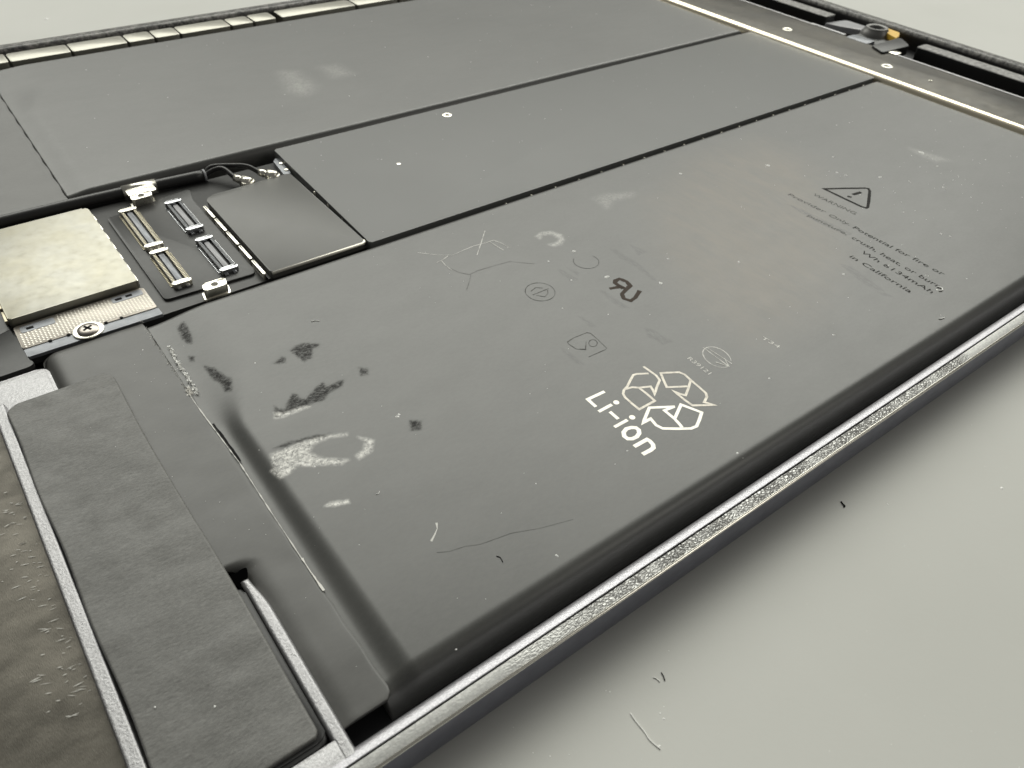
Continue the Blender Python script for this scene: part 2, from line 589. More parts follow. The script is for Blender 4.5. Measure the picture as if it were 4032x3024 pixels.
def ring_path(d, n=20):
    r = RAD - d
    out = []
    for cx, cy, a0 in ((X1 - RAD, Y0 + RAD, -90), (X1 - RAD, Y1 - RAD, 0), (X0 + RAD, Y1 - RAD, 90), (X0 + RAD, Y0 + RAD, 180)):
        for t in np.linspace(0, 90, n):
            a = math.radians(a0 + t)
            out.append((cx + r * math.cos(a), cy + r * math.sin(a)))
    # long straight runs get extra points
    res = []
    for i, p in enumerate(out):
        q = out[(i + 1) % len(out)]
        L = math.hypot(q[0] - p[0], q[1] - p[1])
        res.append(p)
        if L > 20:
            m_ = 40
            for j in range(1, m_):
                t = j / m_
                res.append((p[0] + (q[0] - p[0]) * t, p[1] + (q[1] - p[1]) * t))
    return res

def sweep(name, prof, mat, parent, ang=30, jitter=0.0, **k):
    V, F = [], []
    n = None
    for d, z in prof:
        path = ring_path(d)
        n = len(path)
        V += [(p[0], p[1], z) for p in path]
    for i in range(len(prof) - 1):
        for j in range(n):
            F.append((i * n + j, i * n + (j + 1) % n, (i + 1) * n + (j + 1) % n, (i + 1) * n + j))
    return auto_smooth(raw(name, V, F, mat, parent, True, **k), ang)

housing = sweep('housing', [(1.6, 0.02), (0.9, 0.12), (0.35, 0.55), (0.06, 1.05), (0.0, 1.35), (0.0, 4.83)], M['side'], tab, 40,
                label='dark anodised aluminium outer shell of the tablet')
sweep('chamfer_edge', [(0.0, 4.83), (0.03, 4.90), (0.20, 5.0), (0.235, 5.0), (0.26, 4.95)], M['chamfer'], housing, 60,
      label='thin bright polished edge line along the rim')
sweep('bonding_ledge', [(0.26, 4.95), (0.30, 4.965), (1.33, 4.965), (1.36, 4.80)], M['ledge'], housing, 60,
      label='pale rim ledge with cracked adhesive residue')
sweep('groove', [(1.36, 4.80), (1.38, 4.5), (1.50, 4.5), (1.51, 4.85)], M['black'], housing, 60)
sweep('inner_lip', [(1.51, 4.85), (1.56, 4.95), (1.8, 4.94), (2.1, 4.86), (2.4, 4.68), (2.65, 4.38), (2.85, 4.0), (2.92, 3.5), (2.95, 2.5), (2.95, 0.7)], M['lip'], housing, 40)
me = to_mesh('tray_floor', [(p[0], p[1], 0.75) for p in ring_path(2.8)], [tuple(range(len(ring_path(2.8))))])
link('tray_floor', me, M['floor'], housing, False)
# fixed aluminium walls of the shell
K = lambda v: (lambda y: v)
box('shelf', -20, 8.0, 25.95, 28.3, 0.7, 4.80, M['alu'], housing, 0.3, 4, 0.8)
soft_slab('pocket_wall', K(7.06), lambda y: 8.3 - 0.55 * float(sstep((y - 42) / 5)), 26.0, 46.2, 4.84, 0.5, 0.8, M['alu'], housing, 0.15, rx=0.34, skirt=0.8)
soft_slab('pocket_wall', lambda y: -6.35, lambda y: -4.75, 28.2, 83.5, 4.55, 0.35, 2.0, M['alu'], housing, 0.3, rx=0.3)
prism('pocket_shelf', [(-22, 83.2), (-4.8, 82.2), (0.5, 80), (0.5, 88.9), (-22, 88.9)], 0.8, 3.40, M['alu'], housing, 0.15, 2, 1.2)
me, _, _ = grid_mesh('speaker_foil', *np.meshgrid(np.linspace(-32, -6.2, 60), np.linspace(28.2, 83.3, 110)), np.zeros((110, 60)))
co = np.empty(len(me.vertices) * 3)
me.vertices.foreach_get('co', co)
co = co.reshape(-1, 3)
co[:, 2] = (3.2 + 0.12 * vnoise(co[:, 0] * 1000, co[:, 1] * 1000, 0.12, 5)) * MM
me.vertices.foreach_set('co', co.ravel())
link('speaker_foil', me, M['foil'], tab, False, label='brown scratched foil panel beside the aluminium pocket wall')

rs = random.Random(4)
V, F = [], []
for i in range(90):
    yc = rs.choice([68, 63, 60, 52, 47, 44, 55]) + rs.gauss(0, 1.6)
    xc = -6.7 - abs(rs.gauss(0, 1.4))
    L_, a, w_ = rs.uniform(0.2, 1.0), rs.gauss(-0.3, 0.25), rs.uniform(0.02, 0.05)
    b = len(V)
    dx, dy = math.cos(a) * L_ / 2, math.sin(a) * L_ / 2
    z_ = 3.28
    V += [(xc - dx, yc - dy, z_), (xc, yc - w_, z_), (xc + dx, yc + dy, z_), (xc, yc + w_, z_)]
    F.append((b, b + 1, b + 2, b + 3))
SCR = (V, F)
# ------------------------------------------------------------------ near battery cell
def cell_z(x, y, seam, ya, yb, ftop=4.34, seed=11, dip=3.62, roll=2.1, drop=3.0, off=0.85, wide=2.5):
    x, y = np.asarray(x, float), np.asarray(y, float)
    wave = 0.10 * vnoise(x, y, 0.04, seed) + 0.012 * vnoise(x, y, 0.11, seed + 1)
    hump = 0.10 * np.sin(np.clip((y - ya) / (yb - ya), 0, 1) * math.pi) ** 0.7
    top = ftop + wave + hump
    far = sstep((y - (ya + 0.58 * (yb - ya))) / (0.22 * (yb - ya)))
    s0 = (seam + off) * (1 - far) + (seam + 0.1) * far
    wd = wide * (1 - far) + 8.0 * far
    z = dip + (top - dip) * sstep((x - s0) / wd)
    u = np.clip((ya + roll - y) / (roll + 0.05), 0, 0.999)
    z = z - drop * (1 - np.sqrt(1 - u * u))
    u = np.clip((y - (yb - 1.5)) / 1.52, 0, 0.999)
    z = z - 1.7 * (1 - np.sqrt(1 - u * u))
    u = np.clip((x - 171.8) / 1.55, 0, 0.999)
    z = z - 1.4 * (1 - np.sqrt(1 - u * u))
    return z

NEAR = dict(seam=12.45, ya=28.8, yb=90.55)
def nz(x, y):
    return cell_z(x, y, **NEAR)

STEP = 0.24
gx = np.concatenate([np.arange(12.4, 46, 0.14), np.arange(46, 120, STEP), np.arange(120, 173.3, 0.45), [173.3]])
gy = np.concatenate([28.8 + 0.35 * (1 - np.cos(np.linspace(0, math.pi / 2, 8)))[:-1], np.arange(29.15, 36, 0.2), np.arange(36, 82, 0.16), np.arange(82, 89, STEP), np.linspace(89, 90.55, 12)])
GX, GY = np.meshgrid(gx, gy)
me, GXs, GYs = grid_mesh('battery_cell', GX, GY, nz(GX, GY), 0.8)

def in_poly(px, py, poly):
    inside = np.zeros(px.shape, bool)
    n = len(poly)
    for i in range(n):
        (xa, ya), (xb, yb) = poly[i], poly[(i + 1) % n]
        if ya == yb:
            continue
        c = ((ya > py) != (yb > py)) & (px < (xb - xa) * (py - ya) / (yb - ya) + xa)
        inside ^= c
    return inside

def seg_dist(px, py, poly, closed=True):
    d = np.full(px.shape, 1e9)
    n = len(poly)
    for i in range(n if closed else n - 1):
        (xa, ya), (xb, yb) = poly[i], poly[(i + 1) % n]
        dx, dy = xb - xa, yb - ya
        L = dx * dx + dy * dy + 1e-9
        t = np.clip(((px - xa) * dx + (py - ya) * dy) / L, 0, 1)
        d = np.minimum(d, np.hypot(px - xa - t * dx, py - ya - t * dy))
    return d

def cr(pts, ox, oy, s, z=4.35):
    return [P(ox + p[0] * s, oy + p[1] * s, z) for p in pts]

def paint(field, polys, soft, val=1.0):
    for poly in polys:
        xs, ys = [p[0] for p in poly], [p[1] for p in poly]
        m_ = (GXs > min(xs) - 2 * soft) & (GXs < max(xs) + 2 * soft) & (GYs > min(ys) - 2 * soft) & (GYs < max(ys) + 2 * soft)
        px, py = GXs[m_], GYs[m_]
        d = seg_dist(px, py, poly)
        sd = np.where(in_poly(px, py, poly), d, -d)
        field[m_] = np.maximum(field[m_], val * sstep((sd + soft * 0.5) / soft))

A = lambda pts: cr(pts, 650, 1150, 900 / 1659)
dark = np.zeros(GXs.shape)
paint(dark, [A([(900, 430), (960, 385), (1010, 372), (1120, 378), (1118, 400), (1075, 420), (1070, 480), (1010, 515), (950, 470)]),
             A([(780, 527), (850, 472), (880, 480), (878, 515), (840, 528)]),
             A([(790, 830), (860, 860), (920, 742), (962, 742), (975, 772), (1020, 775), (1080, 705), (1150, 655), (1170, 690), (1280, 640), (1302, 640), (1285, 692), (1200, 730), (1160, 790), (1000, 838), (870, 885), (800, 915)]),
             A([(270, 510), (350, 530), (440, 600), (485, 622), (486, 712), (430, 712), (400, 650), (330, 605)]),
             A([(78, 230), (130, 195), (165, 240), (190, 300), (195, 360), (150, 350), (110, 310)]),
             A([(160, 440), (205, 440), (205, 480), (170, 475)]),
             A([(1405, 552), (1470, 556), (1475, 606), (1415, 614)]),
             A([(785, 1140), (900, 1090), (1100, 1040), (1210, 1030), (1200, 1052), (1010, 1085), (850, 1140)]),
             cr([(440, 1070), (520, 1070), (520, 1130), (450, 1140)], 1344, 1008, 0.6076)], 0.7)
pale = np.zeros(GXs.shape)
paint(pale, [A([(795, 880), (800, 922), (850, 915), (1050, 838), (1000, 835), (870, 880)]),
             A([(765, 1185), (880, 1140), (1000, 1092), (1150, 1050), (1320, 1030), (1320, 1045), (1200, 1060), (1080, 1112), (1045, 1170), (1150, 1212), (1335, 1222), (1280, 1256), (1100, 1262), (960, 1268), (905, 1320), (835, 1356), (790, 1290)]),
             A([(1400, 1056), (1512, 1080), (1500, 1160), (1410, 1218), (1385, 1190), (1440, 1150), (1455, 1090)])], 0.7, 0.85)
paint(pale, [A([(760, 1290), (900, 1240), (960, 1262), (905, 1322), (835, 1358), (800, 1330)]),
             A([(1155, 1560), (1200, 1528), (1330, 1512), (1342, 1535), (1230, 1560)]),
             A([(940, 1225), (1010, 1232), (1100, 1250), (1090, 1275), (970, 1262)])], 0.4, 1.0)
paint(pale, [cr([(300, 90), (360, 45), (470, 35), (580, 70), (615, 125), (580, 180), (500, 200), (430, 180), (520, 160), (560, 120), (470, 70), (370, 80), (350, 120)], 2000, 900, 0.3617)], 0.8, 0.5)
paint(pale, [cr([(1640, 1290), (1720, 1260), (1890, 1250), (1880, 1275), (1760, 1300), (1720, 1350)], 1344, 0, 0.6076),
             cr([(1470, 960), (1600, 1000), (1720, 1040), (1640, 1050), (1520, 1000)], 2688, 0, 0.6076)], 2.2, 0.22)
brown = np.zeros(GXs.shape)  # warm reflection haze, painted into the film colour
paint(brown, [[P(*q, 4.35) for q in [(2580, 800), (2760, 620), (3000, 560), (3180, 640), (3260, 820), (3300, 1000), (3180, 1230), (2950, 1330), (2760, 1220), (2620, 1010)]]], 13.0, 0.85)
smudge = np.zeros(GXs.shape)
paint(smudge, [cr([(1110, 230), (1180, 240), (1440, 400), (1640, 590), (1560, 560), (1400, 430), (1230, 340)], 2000, 900, 0.3617),
               cr([(1330, 180), (1520, 260), (1420, 300)], 2000, 900, 0.3617),
               cr([(540, 450), (600, 460), (760, 560), (700, 590), (600, 520)], 2000, 900, 0.3617),
               cr([(640, 430), (770, 490), (760, 520)], 2000, 900, 0.3617),
               cr([(990, 680), (1060, 690), (1320, 870), (1250, 880), (1100, 780)], 2000, 900, 0.3617),
               cr([(1490, 1090), (1560, 1100), (1800, 1240), (1680, 1270), (1520, 1180)], 2000, 900, 0.3617),
               cr([(580, 1300), (680, 1360), (840, 1490), (740, 1480), (600, 1350)], 2000, 900, 0.3617),
               cr([(760, 960), (820, 970), (960, 1070), (900, 1080)], 2000, 900, 0.3617),
               cr([(560, 1080), (700, 1110), (1150, 1440), (1060, 1430), (800, 1270)], 3100, 650, 0.3617),
               cr([(0, 430), (100, 460), (700, 750), (680, 780), (340, 640)], 3100, 650, 0.3617),
               cr([(1640, 200), (1770, 200), (1600, 230)], 0, 1008, 0.6076),
               cr([(850, 1630), (1050, 1610), (900, 1645)], 700, 550, 0.3617)], 0.5, 0.95)
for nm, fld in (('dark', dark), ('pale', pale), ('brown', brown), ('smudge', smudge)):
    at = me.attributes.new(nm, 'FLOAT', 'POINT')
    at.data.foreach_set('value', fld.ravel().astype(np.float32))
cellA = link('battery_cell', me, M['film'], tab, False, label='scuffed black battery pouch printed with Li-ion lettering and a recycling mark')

flap = soft_slab('wrap_flap', lambda y: (0.15 if y > 80 else 0.15 + 7.2 * float(sstep((52 - y) / 4.0)) if y < 52 else 0.15) + 1.6 * float(np.clip((y - 89.2) / 1.8, 0, 1)) ** 2,
                 lambda y: 12.35 + 0.65 * (91 - y) / 61 - 0.7 * float(np.clip((30.1 - y) / 0.9, 0, 1)) ** 2 + 0.05 * math.sin(y * 1.3), 29.25, 91.1, 3.76, 0.10, 0.8, M['film2'], cellA, 0.5, 0.10, 21, rx=0.06, skirt=3.45)
# roll the left rim of the flap down
me = flap.data
co = np.empty(len(me.vertices) * 3)
me.vertices.foreach_get('co', co)
co = co.reshape(-1, 3)
xx, yy = co[:, 0] * 1000 + OX, co[:, 1] * 1000 + OY
xe = np.where(yy > 52, 0.15, 0.15 + 7.2 * sstep((52 - yy) / 4.0))
dl = np.clip(1 - (xx - xe) / np.where(yy > 60, 2.2, 2.6), 0, 1) * ((yy > 60) | (yy < 49)) * (co[:, 2] * 1000 > 3.5)
db = np.clip(1 - (yy - 29.25) / 2.0, 0, 1) * 0
dt = np.clip((yy - 89.5) / 1.6, 0, 1) * (co[:, 2] * 1000 > 3.5)
co[:, 2] -= (1.4 * (1 - np.sqrt(1 - np.minimum(dl, 0.99) ** 2)) + 0.5 * (1 - np.sqrt(1 - np.minimum(dt, 0.99) ** 2))) * MM
me.vertices.foreach_set('co', co.ravel())

# ------------------------------------------------------------------ printing on the near cell
def ribbon(name, strokes, wid, mat, parent, zf=nz, lift=0.012, jit=0.0, **k):
    V, F = [], []
    for si, st in enumerate(strokes):
        pts = []
        for i in range(len(st) - 1):
            a, b = Vector(st[i]), Vector(st[i + 1])
            n = max(1, int((b - a).length / 0.5))
            for j in range(n):
                pts.append(a + (b - a) * (j / n))
        pts.append(Vector(st[-1]))
        closed = (Vector(st[0]) - Vector(st[-1])).length < 1e-6
        base = len(V)
        n = len(pts)
        for i, p in enumerate(pts):
            if closed:
                a, b = pts[i - 1 if i > 0 else n - 2], pts[i + 1 if i < n - 1 else 1]
            else:
                a, b = pts[max(i - 1, 0)], pts[min(i + 1, n - 1)]
            d1 = (p - a).normalized() if (p - a).length > 1e-9 else (b - p).normalized()
            d2 = (b - p).normalized() if (b - p).length > 1e-9 else d1
            d = d1 + d2
            d = d.normalized() if d.length > 1e-6 else d1
            nrm = Vector((-d.y, d.x))
            c = max(0.45, abs(d.dot(d2)))
            h = wid * 0.5 / c * (1 + jit * random.uniform(-1, 1))
            ext = Vector((0, 0))
            if not closed and i == 0:
                ext = -d2 * wid * 0.25
            if not closed and i == n - 1:
                ext = d1 * wid * 0.25
            for s in (-1, 1):
                q = p + nrm * h * s + ext
                V.append((q.x, q.y, float(zf(q.x, q.y)) + lift + 0.004 * si))
        for i in range(n - 1):
            F.append((base + 2 * i, base + 2 * i + 2, base + 2 * i + 3, base + 2 * i + 1))
    return raw(name, V, F, mat, parent, False, **k)

G = lambda pts: cr(pts, 2200, 1300, 800 / 2212)
ribbon('recycling_mark', [
    G([(970, 478), (850, 483), (810, 495), (785, 540), (745, 618), (708, 660), (700, 700), (722, 738), (790, 800), (875, 868), (1045, 775), (960, 700), (872, 633), (800, 628), (735, 645)]),
    G([(872, 633), (1000, 620), (1022, 655), (1042, 708), (1065, 630), (1098, 550), (1060, 500), (1000, 458), (925, 405)]),
    G([(1395, 618), (1175, 628), (1135, 540), (1110, 475), (1180, 470), (1310, 465), (1370, 490), (1430, 545), (1520, 620), (1600, 690), (1612, 730), (1582, 790), (1612, 797), (1695, 820), (1455, 825), (1370, 765), (1248, 668), (1320, 700), (1380, 715), (1410, 640), (1435, 550)])],
    0.31, M['ink2'], cellA, jit=0.05, label='worn pale arrows of the printed recycling mark')
ribbon('recycling_mark', [
    G([(1255, 838), (985, 850), (960, 910), (915, 1020), (970, 985), (1000, 970), (1060, 1040), (1130, 1075), (1300, 1078), (1440, 1075), (1500, 1050), (1530, 980), (1555, 900), (1330, 815), (1260, 970), (1320, 1035), (1345, 1070)]),
    G([(1250, 840), (1150, 880), (1260, 970)])], 0.38, M['ink'], cellA, jit=0.04, label='bright lower arrow of the printed recycling mark')
ribbon('li_ion_lettering', [
        G([(790, 1065), (735, 1080), (705, 1118), (712, 1160), (750, 1188), (800, 1188), (850, 1165), (875, 1128), (870, 1092), (840, 1068), (790, 1065)]),
    G([(828, 1268), (960, 1195), (990, 1212), (1025, 1250), (1030, 1285), (1000, 1310), (920, 1352)])], 0.5, M['ink'], cellA, jit=0.03,
    label='pale metallic Li-ion lettering printed on the battery')
ribbon('li_ion_lettering', [G([(490, 678), (315, 760), (398, 835)]), G([(570, 820), (440, 890)]), G([(562, 900), (640, 968)]), G([(740, 988), (612, 1058)])], 0.42, M['ink'], cellA, jit=0.03)
for c in ((625, 793), (798, 955)):
    cx, cy = G([c])[0]
    a = np.linspace(0, 2 * math.pi, 20, endpoint=False)
    raw('letter_dot', [(cx + 0.36 * math.cos(t), cy + 0.36 * math.sin(t), float(nz(cx, cy)) + 0.014) for t in a], [tuple(range(20))], M['ink'], cellA)

W = lambda pts: cr(pts, 3100, 650, 800 / 2212)
ribbon('warning_triangle', [W([(400, 264), (640, 258), (850, 256), (880, 262), (895, 285), (885, 400), (874, 465), (855, 472), (800, 455), (620, 370), (400, 264)])], 0.5, M['darkink'], cellA, jit=0.08,
       label='dark printed warning triangle with exclamation mark')
ribbon('exclamation_mark', [W([(718, 325), (795, 303)])], 0.62, M['darkink'], cellA)
ribbon('exclamation_mark', [W([(660, 346), (690, 354)])], 0.5, M['darkink'], cellA)
N2 = lambda pts: cr(pts, 2000, 900, 800 / 2212)
def ell(c, rx, ry, rot=0.0, a0=0, a1=360, n=28):
    out = []
    for t in np.linspace(math.radians(a0), math.radians(a1), n):
        x, y = rx * math.cos(t), ry * math.sin(t)
        out.append((c[0] + x * math.cos(rot) - y * math.sin(rot), c[1] + x * math.sin(rot) + y * math.cos(rot)))
    if a1 - a0 >= 360:
        out[-1] = out[0]
    return out
ribbon('certification_mark', [N2(ell((350, 697), 163, 98, 0.1)), N2([(270, 730), (440, 662)]), N2([(250, 690), (300, 650), (375, 655)]), N2([(310, 735), (400, 750), (435, 715), (432, 680)])], 0.10, M['faint'], cellA, jit=0.5,
       label='thin ringed certification mark with a slashed triangle')
ribbon('certification_mark', [N2(ell((850, 365), 140, 76, 0.1, -60, 190))], 0.09, M['faint'], cellA, jit=0.5)
ribbon('certification_mark', [N2([(880, 1405), (1060, 1325), (1075, 1310), (960, 1200), (900, 1150), (860, 1140), (720, 1195), (650, 1240), (655, 1262), (745, 1320), (850, 1328)]),
                              N2(ell((925, 1255), 46, 38)), N2([(850, 1240), (845, 1320), (780, 1320)])], 0.09, M['faint'], cellA, jit=0.5, label='thin rounded square certification mark')
ribbon('recognition_mark', [N2([(1115, 660), (1230, 640), (1290, 665), (1330, 630), (1290, 585), (1215, 555), (1170, 575), (1165, 600), (1245, 655)]),
                            N2([(1290, 665), (1240, 720), (1260, 770), (1335, 795), (1385, 760), (1430, 690)])], 0.62, M['brownink'], cellA, jit=0.18, label='rust brown mirrored R U recognition mark')
ribbon('certification_mark', [G(ell((1720, 300), 165, 95, 0.45, 20, 340)), G([(1570, 195), (1850, 400)]), G([(1610, 195), (1880, 370)]), G([(1710, 355), (1850, 400), (1800, 310)])], 0.11, M['palescuff'], cellA, jit=0.6,
       label='pale scratched ring mark beside the number R39121')

def text(name, s, p0, p1, h, mat, parent, sx=None, lift=0.012, **k):
    """flat lettering from p0 along to p1 (mm points on the cell); letters stand towards +x"""
    cu = bpy.data.curves.new(name, 'FONT')
    cu.body = s
    cu.size = 1.0
    cu.resolution_u = 3
    t = bpy.data.objects.new(name, cu)
    COL.objects.link(t)
    bpy.context.view_layer.update()
    dg = bpy.context.evaluated_depsgraph_get()
    me = bpy.data.meshes.new_from_object(t.evaluated_get(dg))
    bpy.data.objects.remove(t, do_unlink=True)
    v = np.empty(len(me.vertices) * 3)
    me.vertices.foreach_get('co', v)
    v = v.reshape(-1, 3)
    x0, x1 = v[:, 0].min(), v[:, 0].max()
    d = np.array(p1) - np.array(p0)
    L = np.hypot(*d)
    d /= L
    nrm = np.array([-d[1], d[0]])
    u = (v[:, 0] - x0) / (x1 - x0) * L
    q = np.array(p0)[None] + u[:, None] * d[None] + (v[:, 1] * h / 0.7)[:, None] * nrm[None]
    z = nz(q[:, 0], q[:, 1]) + lift
    out = np.stack([q[:, 0] - OX, q[:, 1] - OY, z], -1) * MM
    me.vertices.foreach_set('co', out.ravel())
    me.update()
    return link(name, me, mat, parent, False, **k)

def wtext(s, a, b, h, mat, **k):
    return text('warning_text', s, W([a])[0], W([b])[0], h, mat, cellA, **k)
wtext('WARNING', (268, 330), (730, 545), 0.95, M['faint'])
wtext('Potential for fire or', (705, 690), (1690, 1205), 0.95, M['darkink'])
wtext('Only.', (440, 555), (670, 665), 0.9, M['faint'])
wtext('Provider', (0, 330), (400, 525), 0.9, M['faint'])
wtext('crush, heat, or burn', (690, 800), (1650, 1345), 0.95, M['darkink'])
wtext('puncture,', (215, 560), (640, 770), 0.85, M['faint'])
wtext('Wh 6134mAh', (790, 955), (1565, 1400), 0.95, M['darkink'])
wtext('in California', (670, 1005), (1330, 1395), 0.95, M['darkink'])
text('part_number', 'R39121', G([(1395, 315)])[0], G([(1630, 490)])[0], 0.62, M['palescuff'], cellA)
text('part_number', 'T34', cr([(505, 535)], 2688, 1008, 0.6076)[0], cr([(620, 600)], 2688, 1008, 0.6076)[0], 0.6, M['palescuff'], cellA)
# scratches
S2 = lambda pts: cr(pts, 1344, 0, 0.6076)
S5 = lambda pts: cr(pts, 1344, 1008, 0.6076)
ribbon('scratch', [S2([(495, 1640), (600, 1652), (715, 1657), (850, 1600), (940, 1575)]), S2([(930, 1500), (905, 1580), (880, 1655)]), S2([(940, 1575), (985, 1560), (1040, 1580), (1095, 1612)]), S2([(960, 1570), (1050, 1625)]),
                   S5([(620, 45), (655, 30), (690, 5)]), S5([(650, 35), (680, 70), (715, 95)])], 0.09, M['palescuff'], cellA, jit=0.7, label='pale forked scratches on the battery film')
ribbon('scratch', [S5([(700, 80), (760, 110), (830, 125), (880, 100), (1000, 65), (1090, 40), (1250, 55)]), S5([(840, 120), (830, 170), (812, 220)])], 0.08, M['crease'], cellA, jit=0.7)
H8 = lambda pts: cr(pts, 1344, 2016, 0.6076)
ribbon('scratch', [H8([(617, 75), (622, 110), (605, 150), (583, 190)])], 0.16, M['palescuff'], cellA, jit=0.6)
ribbon('scratch', [H8([(620, 265), (700, 258), (800, 225), (900, 212), (1100, 140), (1300, 105), (1500, 50)])], 0.045, M['crease'], cellA, jit=0.7)

raw('foil_scratches', SCR[0], SCR[1], M['palescuff'], housing, False, kind='stuff')
# torn film edge along the seam
def fray(name, line, n, spread, L, mat, parent, zf, seed=1, r=0.035):
    rr = random.Random(seed)
    V, F = [], []
    for i in range(n):
        t = rr.random() * (len(line) - 1)
        k_ = min(int(t), len(line) - 2)
        f = t - k_
        x = line[k_][0] * (1 - f) + line[k_ + 1][0] * f + rr.gauss(0, spread)
        y = line[k_][1] * (1 - f) + line[k_ + 1][1] * f
        a = rr.uniform(0, 2 * math.pi)
        l_ = L * rr.uniform(0.3, 1.0)
        z = float(zf(x, y)) + 0.03
        p = [Vector((x, y, z)), Vector((x + l_ * 0.5 * math.cos(a), y + l_ * 0.5 * math.sin(a), z + 0.12 * rr.random())), Vector((x + l_ * math.cos(a + 0.6), y + l_ * math.sin(a + 0.6), z + 0.16 * rr.random()))]
        b = len(V)
        w_ = r * rr.uniform(0.6, 1.6)
        for q in p:
            for j in range(3):
                th = 2 * math.pi * j / 3
                V.append((q.x + w_ * math.cos(th), q.y + w_ * math.sin(th) * 0.7, q.z + w_ * math.sin(th) * 0.8))
        for s in range(2):
            for j in range(3):
                F.append((b + 3 * s + j, b + 3 * s + (j + 1) % 3, b + 3 * s + 3 + (j + 1) % 3, b + 3 * s + 3 + j))
    return raw(name, V, F, mat, parent, False, kind='stuff')
zs = lambda x, y: max(float(nz(x, y)), 3.74)
l1 = cr([(30, 390), (75, 490), (130, 570), (185, 650), (235, 740)], 650, 1150, 900 / 1659, 3.8)
fray('frayed_film', l1, 120, 0.045, 0.34, M['bright'], cellA, zs, 2, 0.07)
ribbon('torn_edge', [l1], 0.15, M['bright'], cellA, zf=zs, lift=0.05, jit=0.9)
seam_px = [(553, 1263), (640, 1390), (747, 1556)]
fray('frayed_film', [P(*q, 3.8) for q in seam_px], 50, 0.03, 0.35, M['palescuff'], cellA, zs, 3, 0.025)
fray('frayed_film', [P(*q, 3.8) for q in [(735, 1530), (752, 1553)]], 40, 0.08, 0.5, M['dust'], cellA, zs, 4, 0.06)
seam2 = [P(*q, 3.79) for q in [(747, 1556), (780, 1605), (860, 1710), (943, 1822), (1066, 2016), (1190, 2200), (1270, 2318)]]
ribbon('torn_edge', [[(x + 0.03 * math.sin(i * 2.1), y) for i, (x, y) in enumerate(seam2)]], 0.09, M['palescuff'], cellA, zf=lambda x, y: 3.80, lift=0.01, jit=0.8)
ribbon('torn_edge', [[P(*q, 3.79) for q in [(1190, 2200), (1225, 2255), (1275, 2325)]]], 0.14, M['dust'], cellA, zf=lambda x, y: 3.80, lift=0.03, jit=0.9)
sl = [P(*q, 3.79) for q in [(835, 1672), (870, 1716), (910, 1772), (941, 1818)]]
ribbon('open_slit', [[(x + 0.13, y + 0.0) for x, y in sl]], 0.22, M['darkdust'], cellA, zf=lambda x, y: 3.80, lift=0.02, jit=0.3, label='narrow dark slit where the film seam has opened')

# ------------------------------------------------------------------ far battery cell
FAR = dict(seam=13.0, ya=128.3, yb=191.2, seed=31, ftop=4.34, dip=3.98, roll=1.3, drop=2.6, off=0.1, wide=4.0)
def fz(x, y):
    return cell_z(x, y, **FAR)
gx = np.concatenate([np.linspace(13.0, 24, 40), np.linspace(24.4, 173.3, 300)])
gy = np.concatenate([np.linspace(128.3, 133, 30), np.linspace(133.4, 189, 130), np.linspace(189.1, 191.2, 12)])
GXs, GYs = np.meshgrid(gx, gy)
me, GXs, GYs = grid_mesh('battery_cell', GXs, GYs, fz(GXs, GYs), 0.8)
pale = np.zeros(GXs.shape)
paint(pale, [[P(*q, 4.4) for q in [(1115, 285), (1160, 285), (1230, 340), (1200, 370), (1150, 360)]], [P(*q, 4.4) for q in [(1280, 265), (1320, 262), (1370, 290), (1320, 300)]]], 6.0, 0.28)
dark = np.zeros(GXs.shape)
for nm, fld in (('dark', dark), ('pale', pale), ('brown', dark), ('smudge', dark)):
    at = me.attributes.new(nm, 'FLOAT', 'POINT')
    at.data.foreach_set('value', fld.ravel().astype(np.float32))
cellB = link('battery_cell', me, M['film'], tab, False, label='plain black battery pouch beside the row of magnets')
soft_slab('wrap_flap', K(-30), lambda y: 12.95 + 0.08 * math.sin(y), 127.9, 190.2, 4.10, 0.12, 0.8, M['film2'], cellB, 0.8, 0.06, 44, rx=0.08, skirt=0.8)

# ------------------------------------------------------------------ foam pad and speaker box
PL = lambda y: -5.05 + 0.35 * (1 - (y - 29) / 52) + 1.5 * float(np.clip((y - 80.4) / 1.6, 0, 1)) ** 2.5 + 0.10 * math.sin(y * 0.35)
PR = lambda y: 6.55 - 0.5 * float(sstep((y - 40) / 30)) + 0.15 * float(sstep((y - 70) / 10)) - 0.9 * float(np.clip((y - 80.6) / 1.4, 0, 1)) ** 2 - 0.5 * float(np.clip((29.9 - y) / 0.7, 0, 1)) ** 2
box('speaker_box', -4.65, 7.0, 28.55, 45.8, 0.9, 4.55, M['black'], tab, 0.25, 3, 0.9, label='black plastic speaker box under the foam pad')
padm = soft_slab('foam_pad', PL, PR, 29.2, 82.0, 4.92, 0.22, 3.6, M['pad'], tab, 0.3, 0.24, 8, rx=0.22, skirt=3.6, label='long black fabric-textured foam pad beside the battery flap')
box('pad_rim', PL(35) + 0.1, 6.9, 28.9, 45.4, 4.4, 4.66, M['black'], padm, 0.08, 2, 0.8)
# black opening at the end of the pocket wall
prism('opening', [P(*q, 3.84) for q in [(903, 2262), (930, 2258), (952, 2240), (972, 2234), (976, 2262), (968, 2300), (985, 2330), (960, 2330), (925, 2300)]], 3.70, 3.875, M['void'], tab, 0, 1, 0.3, label='small black opening beside the foam pad')

